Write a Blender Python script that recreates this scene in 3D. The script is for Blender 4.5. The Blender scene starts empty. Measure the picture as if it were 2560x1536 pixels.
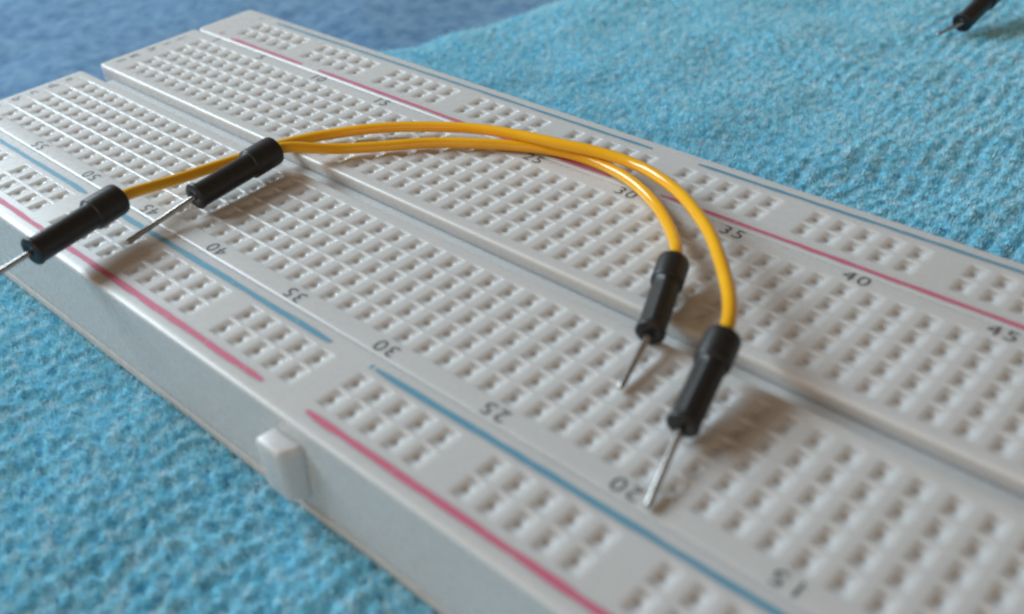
import bpy, math, random
import numpy as np
from mathutils import Matrix, Vector

MM = 0.001
random.seed(7)
rng = np.random.default_rng(11)
sc = bpy.context.scene
col = sc.collection

# ------------------------------------------------------------------ camera
CAM = np.array([61.3847, -55.7658, 52.2239])
ROT = np.array([[0.7284, 0.68177, -0.06799], [0.36067, -0.46591, -0.80799], [-0.58254, 0.56402, -0.58526]])
cd = bpy.data.cameras.new('camera')
cam = bpy.data.objects.new('camera', cd); col.objects.link(cam)
m = Matrix([[ROT[0][i], -ROT[1][i], -ROT[2][i], CAM[i] * MM] for i in range(3)] + [[0, 0, 0, 1]])
cam.matrix_world = m
cd.sensor_fit = 'HORIZONTAL'; cd.sensor_width = 36.0; cd.lens = 36.0 * 2549.78 / 2560.0
cd.clip_start = 0.005; cd.clip_end = 20.0
cd.dof.use_dof = True; cd.dof.focus_distance = 0.114; cd.dof.aperture_fstop = 26.0
sc.camera = cam

# ------------------------------------------------------------------ light
world = bpy.data.worlds.new('World'); sc.world = world; world.use_nodes = True
bg = world.node_tree.nodes['Background']
bg.inputs['Color'].default_value = (0.35, 0.257, 0.182, 1)      # dim warm room
bg.inputs['Strength'].default_value = 0.56

def area(name, az, el, dist, w, h, power, color):
    ld = bpy.data.lights.new(name, 'AREA'); ld.shape = 'RECTANGLE'
    ld.size = w; ld.size_y = h; ld.energy = power; ld.color = color
    o = bpy.data.objects.new(name, ld); col.objects.link(o)
    d = Vector((-math.cos(az) * math.cos(el), -math.sin(az) * math.cos(el), math.sin(el)))
    o.location = d * dist
    o.rotation_euler = d.to_track_quat('Z', 'Y').to_euler()
    return o
window_light = area('window_light', math.radians(13), math.radians(32), 0.52, 0.42, 0.175, 4.1, (0.70, 0.855, 0.95))

warm_fill = area('warm_fill', math.radians(112), math.radians(17), 1.6, 1.5, 0.7, 6.2, (1.0, 0.74, 0.52))  # added warm fill for the near side wall, stands for room bounce

sc.view_settings.view_transform = 'Standard'; sc.view_settings.look = 'None'
sc.cycles.filter_width = 2.3
sc.view_settings.exposure = 0.0; sc.view_settings.gamma = 1.0
sc.view_settings.use_curve_mapping = False

# ------------------------------------------------------------------ helpers
def setp(o, label=None, cat=None, group=None, kind=None):
    if label: o['label'] = label
    if cat: o['category'] = cat
    if group: o['group'] = group
    if kind: o['kind'] = kind
    return o
def empty(name, loc=(0, 0, 0)):
    o = bpy.data.objects.new(name, None); o.empty_display_size = 0.005
    o.location = Vector(loc) * MM; col.objects.link(o); return o
def mesh_obj(name, verts, faces, mat, parent=None, smooth=True, mm=True):
    me = bpy.data.meshes.new(name)
    v = np.asarray(verts, dtype=np.float64)
    if mm: v = v * MM
    me.from_pydata(v.tolist(), [], [list(map(int, f)) for f in faces] if not isinstance(faces, list) else faces)
    if smooth: me.polygons.foreach_set('use_smooth', [True] * len(me.polygons))
    me.materials.append(mat); me.update()
    o = bpy.data.objects.new(name, me); col.objects.link(o)
    if parent: o.parent = parent
    return o
def np_mesh(name, V, Q, mat, parent=None, smooth=True):
    """fast quad mesh from arrays, V in mm"""
    me = bpy.data.meshes.new(name); n = len(Q); k = Q.shape[1]
    me.vertices.add(len(V)); me.vertices.foreach_set('co', (V * MM).astype(np.float32).ravel())
    me.loops.add(n * k); me.loops.foreach_set('vertex_index', Q.astype(np.int32).ravel())
    me.polygons.add(n); me.polygons.foreach_set('loop_start', np.arange(0, n * k, k, dtype=np.int32))
    me.polygons.foreach_set('loop_total', np.full(n, k, dtype=np.int32))
    me.update(calc_edges=True); me.validate()
    if smooth: me.polygons.foreach_set('use_smooth', np.ones(n, dtype=bool))
    me.materials.append(mat)
    o = bpy.data.objects.new(name, me); col.objects.link(o)
    if parent: o.parent = parent
    return o

# ------------------------------------------------------------------ materials
def nt(name):
    ma = bpy.data.materials.new(name); ma.use_nodes = True
    return ma, ma.node_tree.nodes, ma.node_tree.links, ma.node_tree.nodes['Principled BSDF']
def noise_ramp(N, L, scale, detail, stops, coord='Object', rough=0.6):
    tc = N.new('ShaderNodeTexCoord'); no = N.new('ShaderNodeTexNoise'); ra = N.new('ShaderNodeValToRGB')
    no.inputs['Scale'].default_value = scale; no.inputs['Detail'].default_value = detail
    no.inputs['Roughness'].default_value = rough
    L.new(tc.outputs[coord], no.inputs['Vector']); L.new(no.outputs['Fac'], ra.inputs['Fac'])
    e = ra.color_ramp.elements
    while len(e) < len(stops): e.new(0.5)
    for x, (p_, c_) in zip(e, stops): x.position = p_; x.color = (*c_, 1)
    return no, ra
def bump(N, L, B, src, strength, dist):
    b = N.new('ShaderNodeBump'); b.inputs['Strength'].default_value = strength; b.inputs['Distance'].default_value = dist
    L.new(src, b.inputs['Height']); L.new(b.outputs['Normal'], B.inputs['Normal']); return b

def mat_plastic():
    ma, N, L, B = nt('white_plastic')
    no, ra = noise_ramp(N, L, 160, 6, [(0.3, (0.585, 0.585, 0.582)), (0.7, (0.597, 0.597, 0.594))])
    nd, rd = noise_ramp(N, L, 1500, 2, [(0.74, (1, 1, 1)), (0.80, (0.86, 0.84, 0.82))])       # specks of dirt
    ns, rs = noise_ramp(N, L, 40, 2, [(0.35, (0.975, 0.972, 0.965)), (0.65, (1, 1, 1))])         # handling smudges
    m1 = N.new('ShaderNodeMix'); m1.data_type = 'RGBA'; m1.blend_type = 'MULTIPLY'; m1.inputs['Factor'].default_value = 1
    m2 = N.new('ShaderNodeMix'); m2.data_type = 'RGBA'; m2.blend_type = 'MULTIPLY'; m2.inputs['Factor'].default_value = 1
    L.new(ra.outputs['Color'], m1.inputs['A']); L.new(rd.outputs['Color'], m1.inputs['B'])
    L.new(m1.outputs['Result'], m2.inputs['A']); L.new(rs.outputs['Color'], m2.inputs['B'])
    L.new(m2.outputs['Result'], B.inputs['Base Color'])
    B.inputs['Specular IOR Level'].default_value = 0.36
    no2, ra2 = noise_ramp(N, L, 900, 4, [(0.3, (0.25,) * 3), (0.75, (0.31,) * 3)])
    L.new(ra2.outputs['Color'], B.inputs['Roughness'])
    B.inputs['IOR'].default_value = 1.5
    B.inputs['Subsurface Weight'].default_value = 1.0
    B.inputs['Subsurface Radius'].default_value = (0.9, 0.8, 0.7); B.inputs['Subsurface Scale'].default_value = 0.0013
    return ma
def mat_ink(name, c, worn=0.42, rough=0.6):
    ma, N, L, B = nt(name)
    no, ra = noise_ramp(N, L, 1500, 5, [(worn - 0.1, (0.50, 0.495, 0.49)), (worn + 0.06, c)])
    L.new(ra.outputs['Color'], B.inputs['Base Color']); B.inputs['Roughness'].default_value = rough
    return ma
def mat_simple(name, c, rough, metal=0.0, c2=None, scale=700, spec=0.5, bstr=0.0, coat=0.0):
    ma, N, L, B = nt(name)
    c2 = c2 or tuple(x * 1.25 for x in c)
    no, ra = noise_ramp(N, L, scale, 5, [(0.32, c), (0.72, c2)])
    L.new(ra.outputs['Color'], B.inputs['Base Color'])
    B.inputs['Roughness'].default_value = rough; B.inputs['Metallic'].default_value = metal
    B.inputs['Specular IOR Level'].default_value = spec; B.inputs['Coat Weight'].default_value = coat
    if bstr: bump(N, L, B, no.outputs['Fac'], bstr, 0.00008)
    return ma
def mat_cloth(name, stops, scale, transl=0.25):
    ma, N, L, B = nt(name)
    no, ra = noise_ramp(N, L, scale, 5, stops, rough=0.65)
    L.new(ra.outputs['Color'], B.inputs['Base Color'])
    B.inputs['Roughness'].default_value = 0.95; B.inputs['Specular IOR Level'].default_value = 0.12
    B.inputs['Sheen Weight'].default_value = 0.25; B.inputs['Sheen Roughness'].default_value = 0.6
    B.inputs['Sheen Tint'].default_value = (0.7, 0.9, 1.0, 1)
    bump(N, L, B, no.outputs['Fac'], 0.5, 0.0003)
    return ma
M = dict(
    plastic=mat_plastic(),
    ink=mat_ink('black_ink', (0.06, 0.06, 0.06), 0.39),
    red=mat_ink('red_ink', (0.56, 0.115, 0.20), 0.33),
    blue=mat_ink('blue_ink', (0.09, 0.285, 0.41), 0.33),
    foam=mat_simple('foam_tape', (0.48, 0.46, 0.44), 0.9, c2=(0.60, 0.58, 0.55), scale=1400, bstr=0.6, spec=0.2),
    wire=mat_simple('yellow_pvc', (0.83, 0.40, 0.010), 0.16, c2=(0.88, 0.45, 0.015), scale=260, bstr=0.05),
    black=mat_simple('black_rubber', (0.006, 0.006, 0.0065), 0.46, c2=(0.014, 0.014, 0.0145), scale=1800, bstr=0.25),
    metal=mat_simple('tinned_steel', (0.33, 0.325, 0.31), 0.25, metal=1.0, c2=(0.50, 0.49, 0.47), scale=1200, bstr=0.1),
    clip=mat_simple('contact_metal', (0.22, 0.18, 0.13), 0.5, metal=0.6),
    towel=mat_cloth('blue_towelling', [(0.36, (0.12, 0.50, 0.72)), (0.64, (0.26, 0.66, 0.84))], 700),
    fuzz=mat_cloth('blue_fuzz', [(0.36, (0.25, 0.72, 0.89)), (0.5, (0.46, 0.82, 0.91)), (0.66, (0.78, 0.89, 0.92))], 650),  # paler than the towelling: sheen on tips, shade in dips put into colour
    sheet=mat_cloth('blue_sheet', [(0.36, (0.035, 0.105, 0.22)), (0.5, (0.07, 0.17, 0.30)), (0.64, (0.125, 0.225, 0.34))], 330),
)

# ------------------------------------------------------------------ cloth below (setting)
ZT = -9.85                              # mean towel level (board top = 0)
def fft_noise(ny, nx, step, lam, seed, aniso=1.0):
    r = np.random.default_rng(seed); w = r.standard_normal((ny, nx))
    fy = np.fft.fftfreq(ny, step)[:, None]; fx = np.fft.fftfreq(nx, step)[None, :]
    k = np.sqrt((fx * aniso) ** 2 + fy ** 2) * lam
    g = np.fft.ifft2(np.fft.fft2(w) * np.exp(-(k - 1) ** 2 * 2.2)).real
    return g / g.std()
def axis(lo, hi, step, far_lo, far_hi, far_step):
    a = np.arange(lo, hi + step / 2, step)
    g = [a]; x = lo; s = step; pre = []
    while x > far_lo: s = min(s * 1.5, far_step); x -= s; pre.append(x)
    x = hi; s = step; post = []
    while x < far_hi: s = min(s * 1.5, far_step); x += s; post.append(x)
    return np.concatenate([pre[::-1], a, post]), len(pre), len(a)
def edge_x(y):                          # left hem line of the towel
    return np.interp(y, [-400, -60, -20, 20, 41, 48.7, 59.4, 77, 91, 130, 400],
                     [-78, -78, -78, -76, -72.5, -68.5, -65, -62, -59, -53, -30])
STEP = 0.30
ys, y0, ny = axis(-62, 150, STEP, -330, 420, 25)
us, u0, nu = axis(0, 122, STEP, -0.01, 420, 25)   # u = distance right of the hem
us = us[us >= 0]; u0 = 0
hf = np.zeros((len(ys), len(us)))
n1 = fft_noise(ny, nu, STEP, 1.75, 1); n2 = fft_noise(ny, nu, STEP, 1.0, 2); n3 = fft_noise(ny, nu, STEP, 14.0, 3)
n4 = fft_noise(ny, nu, STEP, 30.0, 4); n5 = fft_noise(ny, nu, STEP, 40.0, 9)
YY, UU = np.meshgrid(ys[y0:y0 + ny], us[:nu], indexing='ij')
XX = UU + edge_x(YY)
ph = 2 * np.pi * (XX + 0.35 * n4 + 0.18 * n3) / 2.25
ribw = 0.5 + 0.5 * np.clip(0.35 * n5 + (XX + YY * 0.1 - 16) / 22, -.8, 1)
ribw = np.where(YY < -20, 0.62, ribw)
fine = (0.26 * ribw * np.sin(ph) + 0.16 * ribw * np.sin(ph + 1.3) * np.sin(2 * np.pi * YY / 1.7 + 1.5 * n3)
        + np.where(YY < -20, 0.15, 0.12) * n1 - 0.11 * np.clip(-n1 - .55, 0, 3) + 0.05 * n2 + 0.16 * n3 + 0.25 * n4)
# flattened a little where the board presses on it
press = np.clip(1 - np.maximum(np.abs(YY) - 26.5, 0) / 2.5, 0, 1)
fine = fine * (1 - 0.75 * press) - 0.45 * press
hf[y0:y0 + ny, :nu] = fine
hf[:y0, :nu] = fine[0]; hf[y0 + ny:, :nu] = fine[-1]; hf[:, nu:] = hf[:, nu - 1:nu]
GY, GU = np.meshgrid(ys, us, indexing='ij')
GX = GU + edge_x(GY)
Z = ZT + hf
Z = Z + 1.6 * np.exp(-((GY - 95) / 45) ** 2) * np.clip((GX + 40) / 60, 0, 1) * 0.6
hem = 12.0                              # rolled hem
t = np.clip(GU / hem, 0, 1)
Z = Z - (1 - np.sqrt(1 - (1 - t) ** 2)) * 4.6
V = np.stack([GX, GY, Z], -1).reshape(-1, 3)
nx_, ny_ = len(us), len(ys)
I = np.arange(nx_ * ny_).reshape(ny_, nx_)
Q = np.stack([I[:-1, :-1], I[:-1, 1:], I[1:, 1:], I[1:, :-1]], -1).reshape(-1, 4)
# hem skirt down to the sheet and turned under
SB = -15.5
b = np.stack([GX[:, 0] + 0.3, GY[:, 0], np.full(ny_, SB + 0.3)], -1)
c = np.stack([GX[:, 0] - 0.5, GY[:, 0], np.full(ny_, (ZT - 4.6 + SB) / 2)], -1)
base = len(V); V = np.concatenate([V, c, b])
j = np.arange(ny_ - 1)
Q = np.concatenate([Q, np.stack([base + j, I[:-1, 0], I[1:, 0], base + j + 1], -1),
                    np.stack([base + ny_ + j, base + j, base + j + 1, base + ny_ + j + 1], -1)])
towel = np_mesh('towel', V, Q, M['towel'])
setp(towel, 'light blue fluffy ribbed towel lying under the white breadboard', 'towel')

# loose nap: short fibres standing on the towel
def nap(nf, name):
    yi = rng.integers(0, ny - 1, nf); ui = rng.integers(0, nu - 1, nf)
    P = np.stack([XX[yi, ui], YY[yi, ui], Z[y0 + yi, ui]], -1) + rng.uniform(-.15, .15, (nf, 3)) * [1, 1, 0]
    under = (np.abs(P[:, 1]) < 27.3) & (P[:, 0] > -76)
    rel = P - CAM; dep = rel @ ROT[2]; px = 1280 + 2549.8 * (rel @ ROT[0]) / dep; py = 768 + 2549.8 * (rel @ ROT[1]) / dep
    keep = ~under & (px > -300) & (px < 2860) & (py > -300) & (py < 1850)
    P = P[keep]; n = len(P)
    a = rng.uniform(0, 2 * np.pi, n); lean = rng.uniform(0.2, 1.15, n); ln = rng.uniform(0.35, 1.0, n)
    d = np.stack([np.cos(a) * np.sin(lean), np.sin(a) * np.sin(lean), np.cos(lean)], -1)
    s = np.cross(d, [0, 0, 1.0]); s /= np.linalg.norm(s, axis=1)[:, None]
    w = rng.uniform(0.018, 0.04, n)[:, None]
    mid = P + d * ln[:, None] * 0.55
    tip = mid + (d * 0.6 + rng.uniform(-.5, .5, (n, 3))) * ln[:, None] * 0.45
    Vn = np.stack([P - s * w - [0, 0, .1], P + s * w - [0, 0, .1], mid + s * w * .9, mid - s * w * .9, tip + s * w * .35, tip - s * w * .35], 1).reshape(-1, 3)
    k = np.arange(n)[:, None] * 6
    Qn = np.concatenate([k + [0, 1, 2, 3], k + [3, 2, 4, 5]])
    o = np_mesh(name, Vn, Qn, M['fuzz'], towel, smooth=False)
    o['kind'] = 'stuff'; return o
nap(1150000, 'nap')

# sheet underneath, wavy
ax_ = np.arange(-420, 300.1, 2.5); ay_ = np.arange(-330, 560.1, 2.5)
SX, SY = np.meshgrid(ax_, ay_)
w1 = fft_noise(len(ay_), len(ax_), 2.5, 9, 5); w2 = fft_noise(len(ay_), len(ax_), 2.5, 50, 6)
SZ = SB + 0.25 * w1 + 0.5 * w2
I = np.arange(SX.size).reshape(SX.shape)
Q = np.stack([I[:-1, :-1], I[:-1, 1:], I[1:, 1:], I[1:, :-1]], -1).reshape(-1, 4)
sheet = np_mesh('bed_sheet', np.stack([SX, SY, SZ], -1).reshape(-1, 3), Q, M['sheet'])
setp(sheet, kind='structure', label='darker blue bed sheet beyond the edge of the towel')

# ------------------------------------------------------------------ breadboard
P_ = 2.54
XL, XR = -76.5, 84.1
COLS = [(32 - n) * P_ for n in range(60, 0, -1)]
bb = empty('breadboard', (0, 0, ZT))
setp(bb, 'white solderless breadboard with red and blue rail stripes on blue towel', 'breadboard')
OFF = -ZT                                # children are placed relative to the board's base
def heightfield(name, xlo, xhi, ylo, yhi, holesx, rows, parent, rb=0.30, rc=0.9, zbot=-8.55, trough=True, draft=(0, 0), drop=0.0, sharp=None):
    ox = [0, .12, .20, .28, .34, .41, .50, .60, .72, .85, .98, 1.15]
    oy = [0, .12, .20, .28, .34, .41, .50, .75, .94, .98, 1.005, 1.035, 1.065, 1.09, 1.14, 1.20]
    ox = sorted({-v for v in ox} | set(ox)) ; oy = sorted({-v for v in oy} | set(oy))
    be = [rb * (1 - math.cos(a)) for a in (0, .26, .52, .79, 1.05, 1.31, math.pi / 2)]
    def coords(lo, hi, centres, offs):
        s = set()
        for e in be: s.add(round(lo + e, 4)); s.add(round(hi - e, 4))
        for e in (rc * .6, rc): s.add(round(lo + e, 4)); s.add(round(hi - e, 4))
        for c_ in centres:
            for o_ in offs: s.add(round(c_ + o_, 4))
            s.add(round(c_ + 1.27, 4)); s.add(round(c_ - 1.27, 4))
        a = sorted(v for v in s if lo <= v <= hi); out = [a[0]]
        for v in a[1:]:
            if v - out[-1] > 0.006: out.append(v)
        out[-1] = hi
        return np.array(out)
    xs = coords(xlo, xhi, holesx, ox); yv = coords(ylo, yhi, rows, oy)
    X, Y = np.meshgrid(xs, yv)
    hx = np.array(sorted(holesx)); hy = np.array(sorted(rows))
    dx = np.min(np.abs(X[..., None] - hx), -1); dy = np.min(np.abs(Y[..., None] - hy), -1)
    Zh = np.zeros_like(X)
    if trough:
        inx = (X > hx[0] - 2.4) & (X < hx[-1] + 2.4)
        Zh = np.where(inx, np.interp(dy, [0, 1.09, 1.14, 1.20, 1.27], [-.03, -.03, -.022, -.006, 0]), Zh)
    # funnel pits, a little longer across the rows than along them
    sx = np.clip((dx - .03) / .97, 0, 1); a = -.225 * (1 - sx * sx * (3 - 2 * sx))
    sy = np.clip((dy - .98) / .11, 0, 1); b = -.225 * (1 - sy * sy * (3 - 2 * sy))
    hole = np.interp(np.hypot(np.maximum(dx - .10, 0), np.maximum(dy - .12, 0)), [0, .14, .20, .27, .38], [-.15, -.11, -.06, -.02, 0])
    Zh = np.minimum(Zh, Zh * .6 + np.maximum(a, b) + hole)
    # rounded rim
    dlo = (Y - ylo) + (9 if sharp == 'lo' else 0); dhi = (yhi - Y) + (9 if sharp == 'hi' else 0)
    d = np.minimum(np.minimum(X - xlo, xhi - X), np.minimum(dlo, dhi))
    rim = np.where(d < rb, rb - np.sqrt(np.maximum(rb ** 2 - (rb - d) ** 2, 0)), 0)
    Zh = Zh - rim - drop
    # round the corners in plan
    for cx, sx in ((xlo, 1), (xhi, -1)):
        for cy, sy in ((ylo, 1), (yhi, -1)):
            u = 1 - (X - cx) * sx / rc; v = 1 - (Y - cy) * sy / rc
            k = (u > 0) & (v > 0)
            uu = np.where(k, u * np.sqrt(np.maximum(1 - v * v / 2, 0)), u); vv = np.where(k, v * np.sqrt(np.maximum(1 - u * u / 2, 0)), v)
            X = np.where(k, cx + sx * rc * (1 - uu), X); Y = np.where(k, cy + sy * rc * (1 - vv), Y)
    V = np.stack([X, Y, Zh + OFF], -1).reshape(-1, 3); ny2, nx2 = X.shape
    I = np.arange(ny2 * nx2).reshape(ny2, nx2)
    Q = np.stack([I[:-1, :-1], I[:-1, 1:], I[1:, 1:], I[1:, :-1]], -1).reshape(-1, 4)
    ring = np.concatenate([I[0, :], I[1:, -1], I[-1, -2::-1], I[-2:0:-1, 0]])
    low = V[ring].copy(); low[:, 2] = zbot + OFF
    low[:, 1] += np.where(low[:, 1] < (ylo + yhi) / 2, -draft[0], draft[1])
    low0 = V[ring].copy(); low0[:, 2] -= 0.12
    n = len(ring); b1 = len(V); V = np.concatenate([V, low0, low]); j = np.arange(n); j2 = (j + 1) % n
    Q = np.concatenate([Q, np.stack([b1 + j, b1 + j2, ring[j2], ring[j]], -1),
                        np.stack([b1 + n + j, b1 + n + j2, b1 + j2, b1 + j], -1)])
    o = np_mesh(name, V, Q, M['plastic'], parent)
    return o

rows_f = [3.81 + i * P_ for i in range(5)]
rows_n = [-r for r in rows_f]
blk_f = heightfield('terminal_block', XL, XR, 1.22, 17.12, COLS, rows_f, bb, rb=.30)
blk_n = heightfield('terminal_block', XL, XR, -17.32, -1.30, COLS, rows_n, bb, rb=.26)
def rail_cols(start):
    out = []
    for g in range(-6, 7):
        for k in range(5):
            x = start + g * 15.24 + k * P_
            if XL + 5 < x < XR - 5: out.append(x)
    n = len(out) // 5 * 5
    return out
def groups(start):
    return [[start + g * 15.24 + k * P_ for k in range(5)] for g in range(-6, 7)
            if XL + 4 < start + g * 15.24 and start + g * 15.24 + 4 * P_ < XR - 4]
gf = groups(7.55); gn = groups(6.45)
rail_f = heightfield('power_rail', XL + .1, XR - .1, 17.18, 27.0, sum(gf, []), [20.55, 23.09], bb, trough=False, rc=1.3, draft=(0, .35))
rail_n = heightfield('power_rail', XL + .1, XR - .1, -27.05, -17.33, sum(gn, []), [-23.20, -20.66], bb, trough=False, rc=1.3, draft=(.4, 0), drop=.10, sharp='hi')

def box(name, x0, x1, y0_, y1_, z0, z1, mat, parent, bev=0.0, seg=3):
    import bmesh
    bm = bmesh.new()
    vs = [bm.verts.new((x * MM, y * MM, z * MM)) for x in (x0, x1) for y in (y0_, y1_) for z in (z0, z1)]
    for f in ((0, 1, 3, 2), (4, 6, 7, 5), (0, 4, 5, 1), (2, 3, 7, 6), (0, 2, 6, 4), (1, 5, 7, 3)):
        bm.faces.new([vs[i] for i in f])
    bmesh.ops.recalc_face_normals(bm, faces=bm.faces)
    if bev: bmesh.ops.bevel(bm, geom=list(bm.edges), offset=bev * MM, segments=seg, profile=0.5, affect='EDGES')
    me = bpy.data.meshes.new(name); bm.to_mesh(me); bm.free(); me.materials.append(mat)
    me.polygons.foreach_set('use_smooth', [True] * len(me.polygons))
    o = bpy.data.objects.new(name, me); col.objects.link(o)
    if parent: o.parent = parent
    return o
chan = box('centre_channel', XL + 3.6, XR - 3.6, -1.28, 1.20, OFF - 8.4, OFF - 1.4, M['plastic'], bb, 0.15)
tape = box('foam_backing', XL + .1, XR - .1, -27.52, 27.2, OFF - 9.9, OFF - 8.57, M['foam'], bb, 0.12, 2)
tape['label'] = 'beige foam tape layer along the bottom edge'
import bmesh
def lug(x0, x1):
    bm = bmesh.new()
    yb, yf, z0, z1 = -26.6, -29.0, OFF - 7.5, OFF - 2.0
    vs = []
    for z in (z0, z1):
        for x, y in ((x0 + .25, yb), (x0, yf), (x1 - .5, yf), (x1 + .6, yb)):
            vs.append(bm.verts.new((x * MM, y * MM, z * MM)))
    for f in ((0, 1, 2, 3), (7, 6, 5, 4), (0, 4, 5, 1), (1, 5, 6, 2), (2, 6, 7, 3), (3, 7, 4, 0)):
        bm.faces.new([vs[i] for i in f])
    bmesh.ops.recalc_face_normals(bm, faces=bm.faces)
    bmesh.ops.bevel(bm, geom=list(bm.edges), offset=0.42 * MM, segments=4, profile=0.5, affect='EDGES')
    me = bpy.data.meshes.new('dovetail_lug'); bm.to_mesh(me); bm.free(); me.materials.append(M['plastic'])
    me.polygons.foreach_set('use_smooth', [True] * len(me.polygons))
    o = bpy.data.objects.new('dovetail_lug', me); col.objects.link(o); o.parent = bb
lug(3.1, 6.8)

# printed stripes -----------------------------------------------------------
def stripe(name, x0, x1, y, w, mat, parent, wob=0.02, drop=0.0):
    n = max(3, int((x1 - x0) / 1.5)); X = np.linspace(x0, x1, n)
    hw = w / 2 * (1 + 0.10 * rng.standard_normal(n)); hw[0] *= .55; hw[-1] *= .55
    yc = y + wob * rng.standard_normal(n)
    z = OFF + 0.02 - drop
    V = np.concatenate([np.stack([X, yc - hw, np.full(n, z)], -1), np.stack([X, yc + hw, np.full(n, z)], -1)])
    j = np.arange(n - 1)
    Q = np.stack([j, j + 1, n + j + 1, n + j], -1)
    return np_mesh(name, V, Q, mat, parent)
for x0, x1 in ((-68.2, -51.4), (-47.9, 1.8), (8.2, XR - 8)): stripe('red_stripe', x0, x1, 17.92, .50, M['red'], rail_f)
for x0, x1 in ((-67.5, 1.5), (7.5, XR - 8)): stripe('blue_stripe', x0, x1, 25.5, .40, M['blue'], rail_f)
for x0, x1 in ((-67.5, 0.1), (5.9, XR - 8)): stripe('red_stripe', x0, x1, -25.42, .60, M['red'], rail_n, drop=.10)
for x0, x1 in ((-67.5, -42.4), (-36.0, 0.5), (5.7, 6.0), (6.35, XR - 8)): stripe('blue_stripe', x0, x1, -18.58, .54, M['blue'], rail_n, drop=.10)

# printed characters ---------------------------------------------------------
FONT = {}
def glyph_mesh(txt):
    if txt in FONT: return FONT[txt]
    cu = bpy.data.curves.new('glyph', 'FONT'); cu.body = txt; cu.size = 2.05 * MM
    cu.align_x = 'CENTER'; cu.align_y = 'CENTER'; cu.space_character = 1.12; cu.resolution_u = 3
    cu.offset = -0.000012
    ob = bpy.data.objects.new('glyph', cu); col.objects.link(ob)
    me = bpy.data.meshes.new_from_object(ob.evaluated_get(bpy.context.evaluated_depsgraph_get()))
    bpy.data.objects.remove(ob); bpy.data.curves.remove(cu)
    me.name = 'print'; me.materials.clear(); me.materials.append(M['ink'])
    FONT[txt] = me; return me
def char(name, txt, x, y, rot, parent, s=1.0, mat=None):
    me = glyph_mesh(txt)
    if mat: me = me.copy(); me.materials.clear(); me.materials.append(mat)
    o = bpy.data.objects.new(name, me); col.objects.link(o); o.parent = parent
    o.location = (x * MM, y * MM, (OFF + 0.022) * MM); o.rotation_euler = (0, 0, rot); o.scale = (s * 1.22, s, 1)
for n in (1, 5, 10, 15, 20, 25, 30, 35, 40, 45):
    char('column_number', str(n), (n - 28) * P_ if n > 1 else -69.6, 16.15, random.uniform(-.03, .03), blk_f)
for n in (15, 20, 25, 30, 35, 40, 45, 50, 55, 60):
    char('column_number', str(n), (32 - n) * P_, -16.2, math.pi + random.uniform(-.03, .03), blk_n)
for i, ch in enumerate('fghij'): char('row_letter', ch, -74.8, rows_f[i] - .1, 0, blk_f, .95)
for i, ch in enumerate('edcba'): char('row_letter', ch, -74.8, rows_n[i] - .1, 0, blk_n, .95)
char('plus_sign', '+', -71.3, 18.3, 0, rail_f, 1.0, M['red'])
char('minus_sign', '-', -71.3, 25.5, 0, rail_f, 1.0, M['blue'])

# ------------------------------------------------------------------ jumper wires
def frame(d):
    d = d / np.linalg.norm(d); a = np.array([0, 0, 1.0]) if abs(d[2]) < .9 else np.array([1.0, 0, 0])
    u = np.cross(d, a); u /= np.linalg.norm(u); return d, u, np.cross(d, u)
def lathe(name, A, Bp, prof, mat, parent, org, seg=28, flat=None):
    """prof: (t mm from A along A->B, radius)"""
    A = np.array(A, float); Bp = np.array(Bp, float); d, u, v = frame(Bp - A)
    th = np.linspace(0, 2 * np.pi, seg, endpoint=False); V = []
    for t_, r in prof:
        if flat and flat[0] < t_ < flat[1]:          # body side flattened to widen the window's sheen
            ang = np.arctan2(np.dot(flat[2], v), np.dot(flat[2], u)); cs = np.cos(th - ang)
            r = np.where(cs > 0, np.minimum(r, flat[3] / np.maximum(cs, 1e-3)), r)[:, None]
            V.append(A - org + d * t_ + (np.cos(th)[:, None] * r) * u + (np.sin(th)[:, None] * r) * v); continue
        V.append(A - org + d * t_ + np.outer(np.cos(th) * r, u) + np.outer(np.sin(th) * r, v))
    V = np.concatenate(V); n = len(prof); j = np.arange(seg); j2 = (j + 1) % seg
    Q = np.concatenate([np.stack([k * seg + j, k * seg + j2, (k + 1) * seg + j2, (k + 1) * seg + j], -1) for k in range(n - 1)])
    return np_mesh(name, V, Q[:, ::-1], mat, parent)
def spline(pts, n):
    pts = np.array(pts, float); P = np.concatenate([[2 * pts[0] - pts[1]], pts, [2 * pts[-1] - pts[-2]]])
    k = len(pts); d = np.concatenate([[0], np.cumsum(np.linalg.norm(np.diff(pts, axis=0), axis=1))])
    out = []
    for s in np.linspace(0, d[-1], n):
        i = min(np.searchsorted(d, s, 'right') - 1, k - 2); t = (s - d[i]) / (d[i + 1] - d[i])
        p0, p1, p2, p3 = P[i:i + 4]
        l = d[i + 1] - d[i]
        def tang(a, b_, c_, la, lb): return ((b_ - a) / la * lb + (c_ - b_) / lb * la) / (la + lb)
        la = np.linalg.norm(p1 - p0); lc = np.linalg.norm(p3 - p2)
        m1 = tang(p0, p1, p2, la, l) * l; m2 = tang(p1, p2, p3, l, lc) * l
        out.append((2 * t**3 - 3 * t**2 + 1) * p1 + (t**3 - 2 * t**2 + t) * m1 + (-2 * t**3 + 3 * t**2) * p2 + (t**3 - t**2) * m2)
    o = np.array(out)
    for _ in range(6): o[1:-1] = .25 * o[:-2] + .5 * o[1:-1] + .25 * o[2:]
    return o
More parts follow.
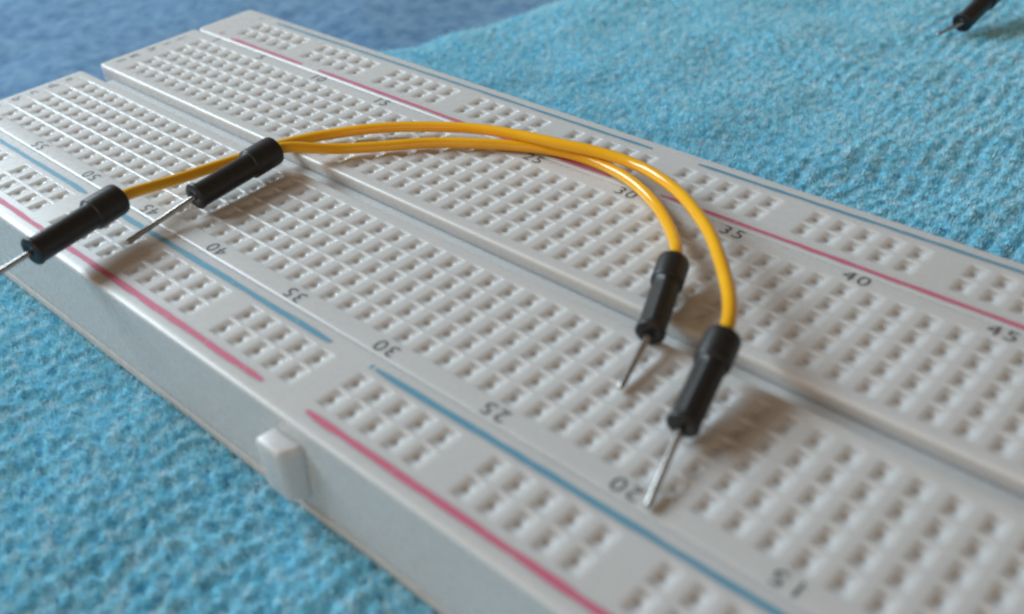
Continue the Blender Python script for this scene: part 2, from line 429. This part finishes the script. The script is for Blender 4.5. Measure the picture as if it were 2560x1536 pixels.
def tube(name, pts, r, mat, parent, org, n=180, seg=20):
    C_ = spline(pts, n); T = np.gradient(C_, axis=0); T /= np.linalg.norm(T, axis=1)[:, None]
    d, u, v = frame(T[0]); V = []; th = np.linspace(0, 2 * np.pi, seg, endpoint=False)
    for c_, t_ in zip(C_, T):
        u = u - t_ * (u @ t_); u /= np.linalg.norm(u); v = np.cross(t_, u)
        V.append(c_ - org + np.outer(np.cos(th) * r, u) + np.outer(np.sin(th) * r, v))
    V = np.concatenate(V); j = np.arange(seg); j2 = (j + 1) % seg
    Q = np.concatenate([np.stack([k * seg + j, k * seg + j2, (k + 1) * seg + j2, (k + 1) * seg + j], -1) for k in range(n - 1)])
    return np_mesh(name, V, Q, mat, parent)
def plug(W, P, T, parent, org, k=1.0):
    """W wire end, P pin end of the moulded plug, T pin tip"""
    W, P, T = (np.array(q, float) for q in (W, P, T)); L = np.linalg.norm(P - W)
    cl = 0.34 * L; RB, RC = 1.23 * k, 1.44 * k
    pr = [(0, 0.60), (0.0, RC - .45), (.06, RC - .28), (.2, RC - .1), (.42, RC - .02), (.8, RC), (cl - .25, RC), (cl - .08, RC - .02), (cl, RC - .08),
          (cl + .03, RC - .22), (cl + .10, RB + .03), (cl + .3, RB), (cl + .6, RB), (cl + .75, RB), (L * .6, RB - .01), (L - .75, RB - .02), (L - .62, RB - .02), (L - .55, RB - .02), (L - .45, RB + .05), (L - .2, RB + .06), (L - .08, RB - .03),
          (L - .02, RB - .26), (L, RB - .42), (L, .45), (L - .25, .42), (L - .3, 0.02)]
    body = lathe('plug', W, P, pr, M['black'], parent, org, 40, (cl + .2, L - .6, np.array([-.70, -.05, .71]), RB * .74))
    dv = (T - P) / np.linalg.norm(T - P); lp = np.linalg.norm(T - P); A = P - dv * 1.0
    lathe('pin', A, T, [(0, 0.02), (0, .285), (.9, .285), (lp + .5, .28), (lp + .75, .25), (lp + .9, .18), (lp + 1.0, .03)], M['metal'], body, org, 18)
    return body
RW = 0.605
def jumper(label, group, ends, path, mats=M['wire']):
    org = np.array(path[0], float) * [1, 1, 0] + [0, 0, 0]
    root = empty('jumper_wire', org)
    setp(root, label, 'jumper wire', group)
    tube('wire', path, RW, mats, root, org)
    for W, P, T, k in ends: plug(W, P, T, root, org, k)
    return root
def inset(W, P, k): W = np.array(W, float); P = np.array(P, float); return tuple(W + (P - W) * k)

A_W, A_P, A_T = (-31.6, -19.4, 3.5), (-29.5, -30.1, 3.2), (-28.1, -37.6, 2.9)
D_W, D_P, D_T = (28.43, -1.4, 3.5), (30.7, -10.2, 1.5), (32.8, -17.1, .36)
jumper('yellow jumper wire whose plug overhangs the near edge of the breadboard', 'yellow jumper wires on the breadboard',
       [(A_W, A_P, A_T, 1.15), (D_W, D_P, D_T, 1.02)],
       [inset(A_W, A_P, .08), A_W, (-32.4, -16.3, 2.8), (-33.2, -12.8, 1.9), (-33.5, -8.2, 1.25), (-33.2, -4.4, .95), (-31.6, 2.1, .9), (-29.0, 6.1, 1.0), (-26.0, 9.5, 1.1),
        (-20.5, 13.5, 1.25), (-15.3, 15.8, 1.5), (-10.7, 16.8, 1.75), (-5.0, 17.7, 1.9), (-.2, 18.6, 1.95), (4.95, 18.7, 1.9), (8.35, 17.6, 2.1), (12.1, 15.6, 2.6), (15.7, 12.9, 3.2), (19.0, 10.3, 3.5),
        (22.0, 7.3, 3.7), (24.6, 4.5, 3.75), (26.7, 1.9, 3.7), D_W, inset(D_W, D_P, .08)])
B_W, B_P, B_T = (-29.1, -2.2, 2.4), (-27.9, -13.5, 2.0), (-28.2, -21.7, .45)
C_W, C_P, C_T = (18.3, 6.1, 2.32), (22.1, -2.5, 1.25), (23.8, -8.6, .36)
jumper('yellow jumper wire with both plugs resting on the middle of the breadboard', 'yellow jumper wires on the breadboard',
       [(B_W, B_P, B_T, 1.14), (C_W, C_P, C_T, 1.0)],
       [inset(B_W, B_P, .08), B_W, (-28.6, -.7, 2.2), (-27.3, 1.2, 1.65), (-25.7, 3.45, 1.1), (-22.9, 6.7, .82), (-18.4, 11.3, .75), (-13.9, 14.3, .72), (-10.3, 16.3, .70), (-5.4, 18.1, .70), (-1.3, 18.5, .70),
        (2.3, 18.1, .72), (5.8, 16.95, .78), (9.9, 14.8, .9), (12.9, 12.4, 1.25), (15.6, 9.8, 1.75), (17.1, 8.1, 2.1), C_W, inset(C_W, C_P, .08)])
# third plug, on the towel at the edge of the view
E_T, E_P = (4.55, 91.4, -8.1), (6.85, 94.0, -6.6); dE = np.array(E_P) - np.array(E_T); dE /= np.linalg.norm(dE)
E_W = tuple(np.array(E_P) + np.array([.3, 10.4, 2.0]))
jumper('jumper wire plug on the bare towel in the far right corner', None,
       [(E_W, E_P, E_T, 1.18)],
       [inset(E_W, E_P, .08), E_W, tuple(np.array(E_W) + [.5, 5, .8]), tuple(np.array(E_W) + [3, 14, 0]), tuple(np.array(E_W) + [12, 24, -2.4]), tuple(np.array(E_W) + [28, 30, -3.4]), tuple(np.array(E_W) + [60, 26, -3.4])])
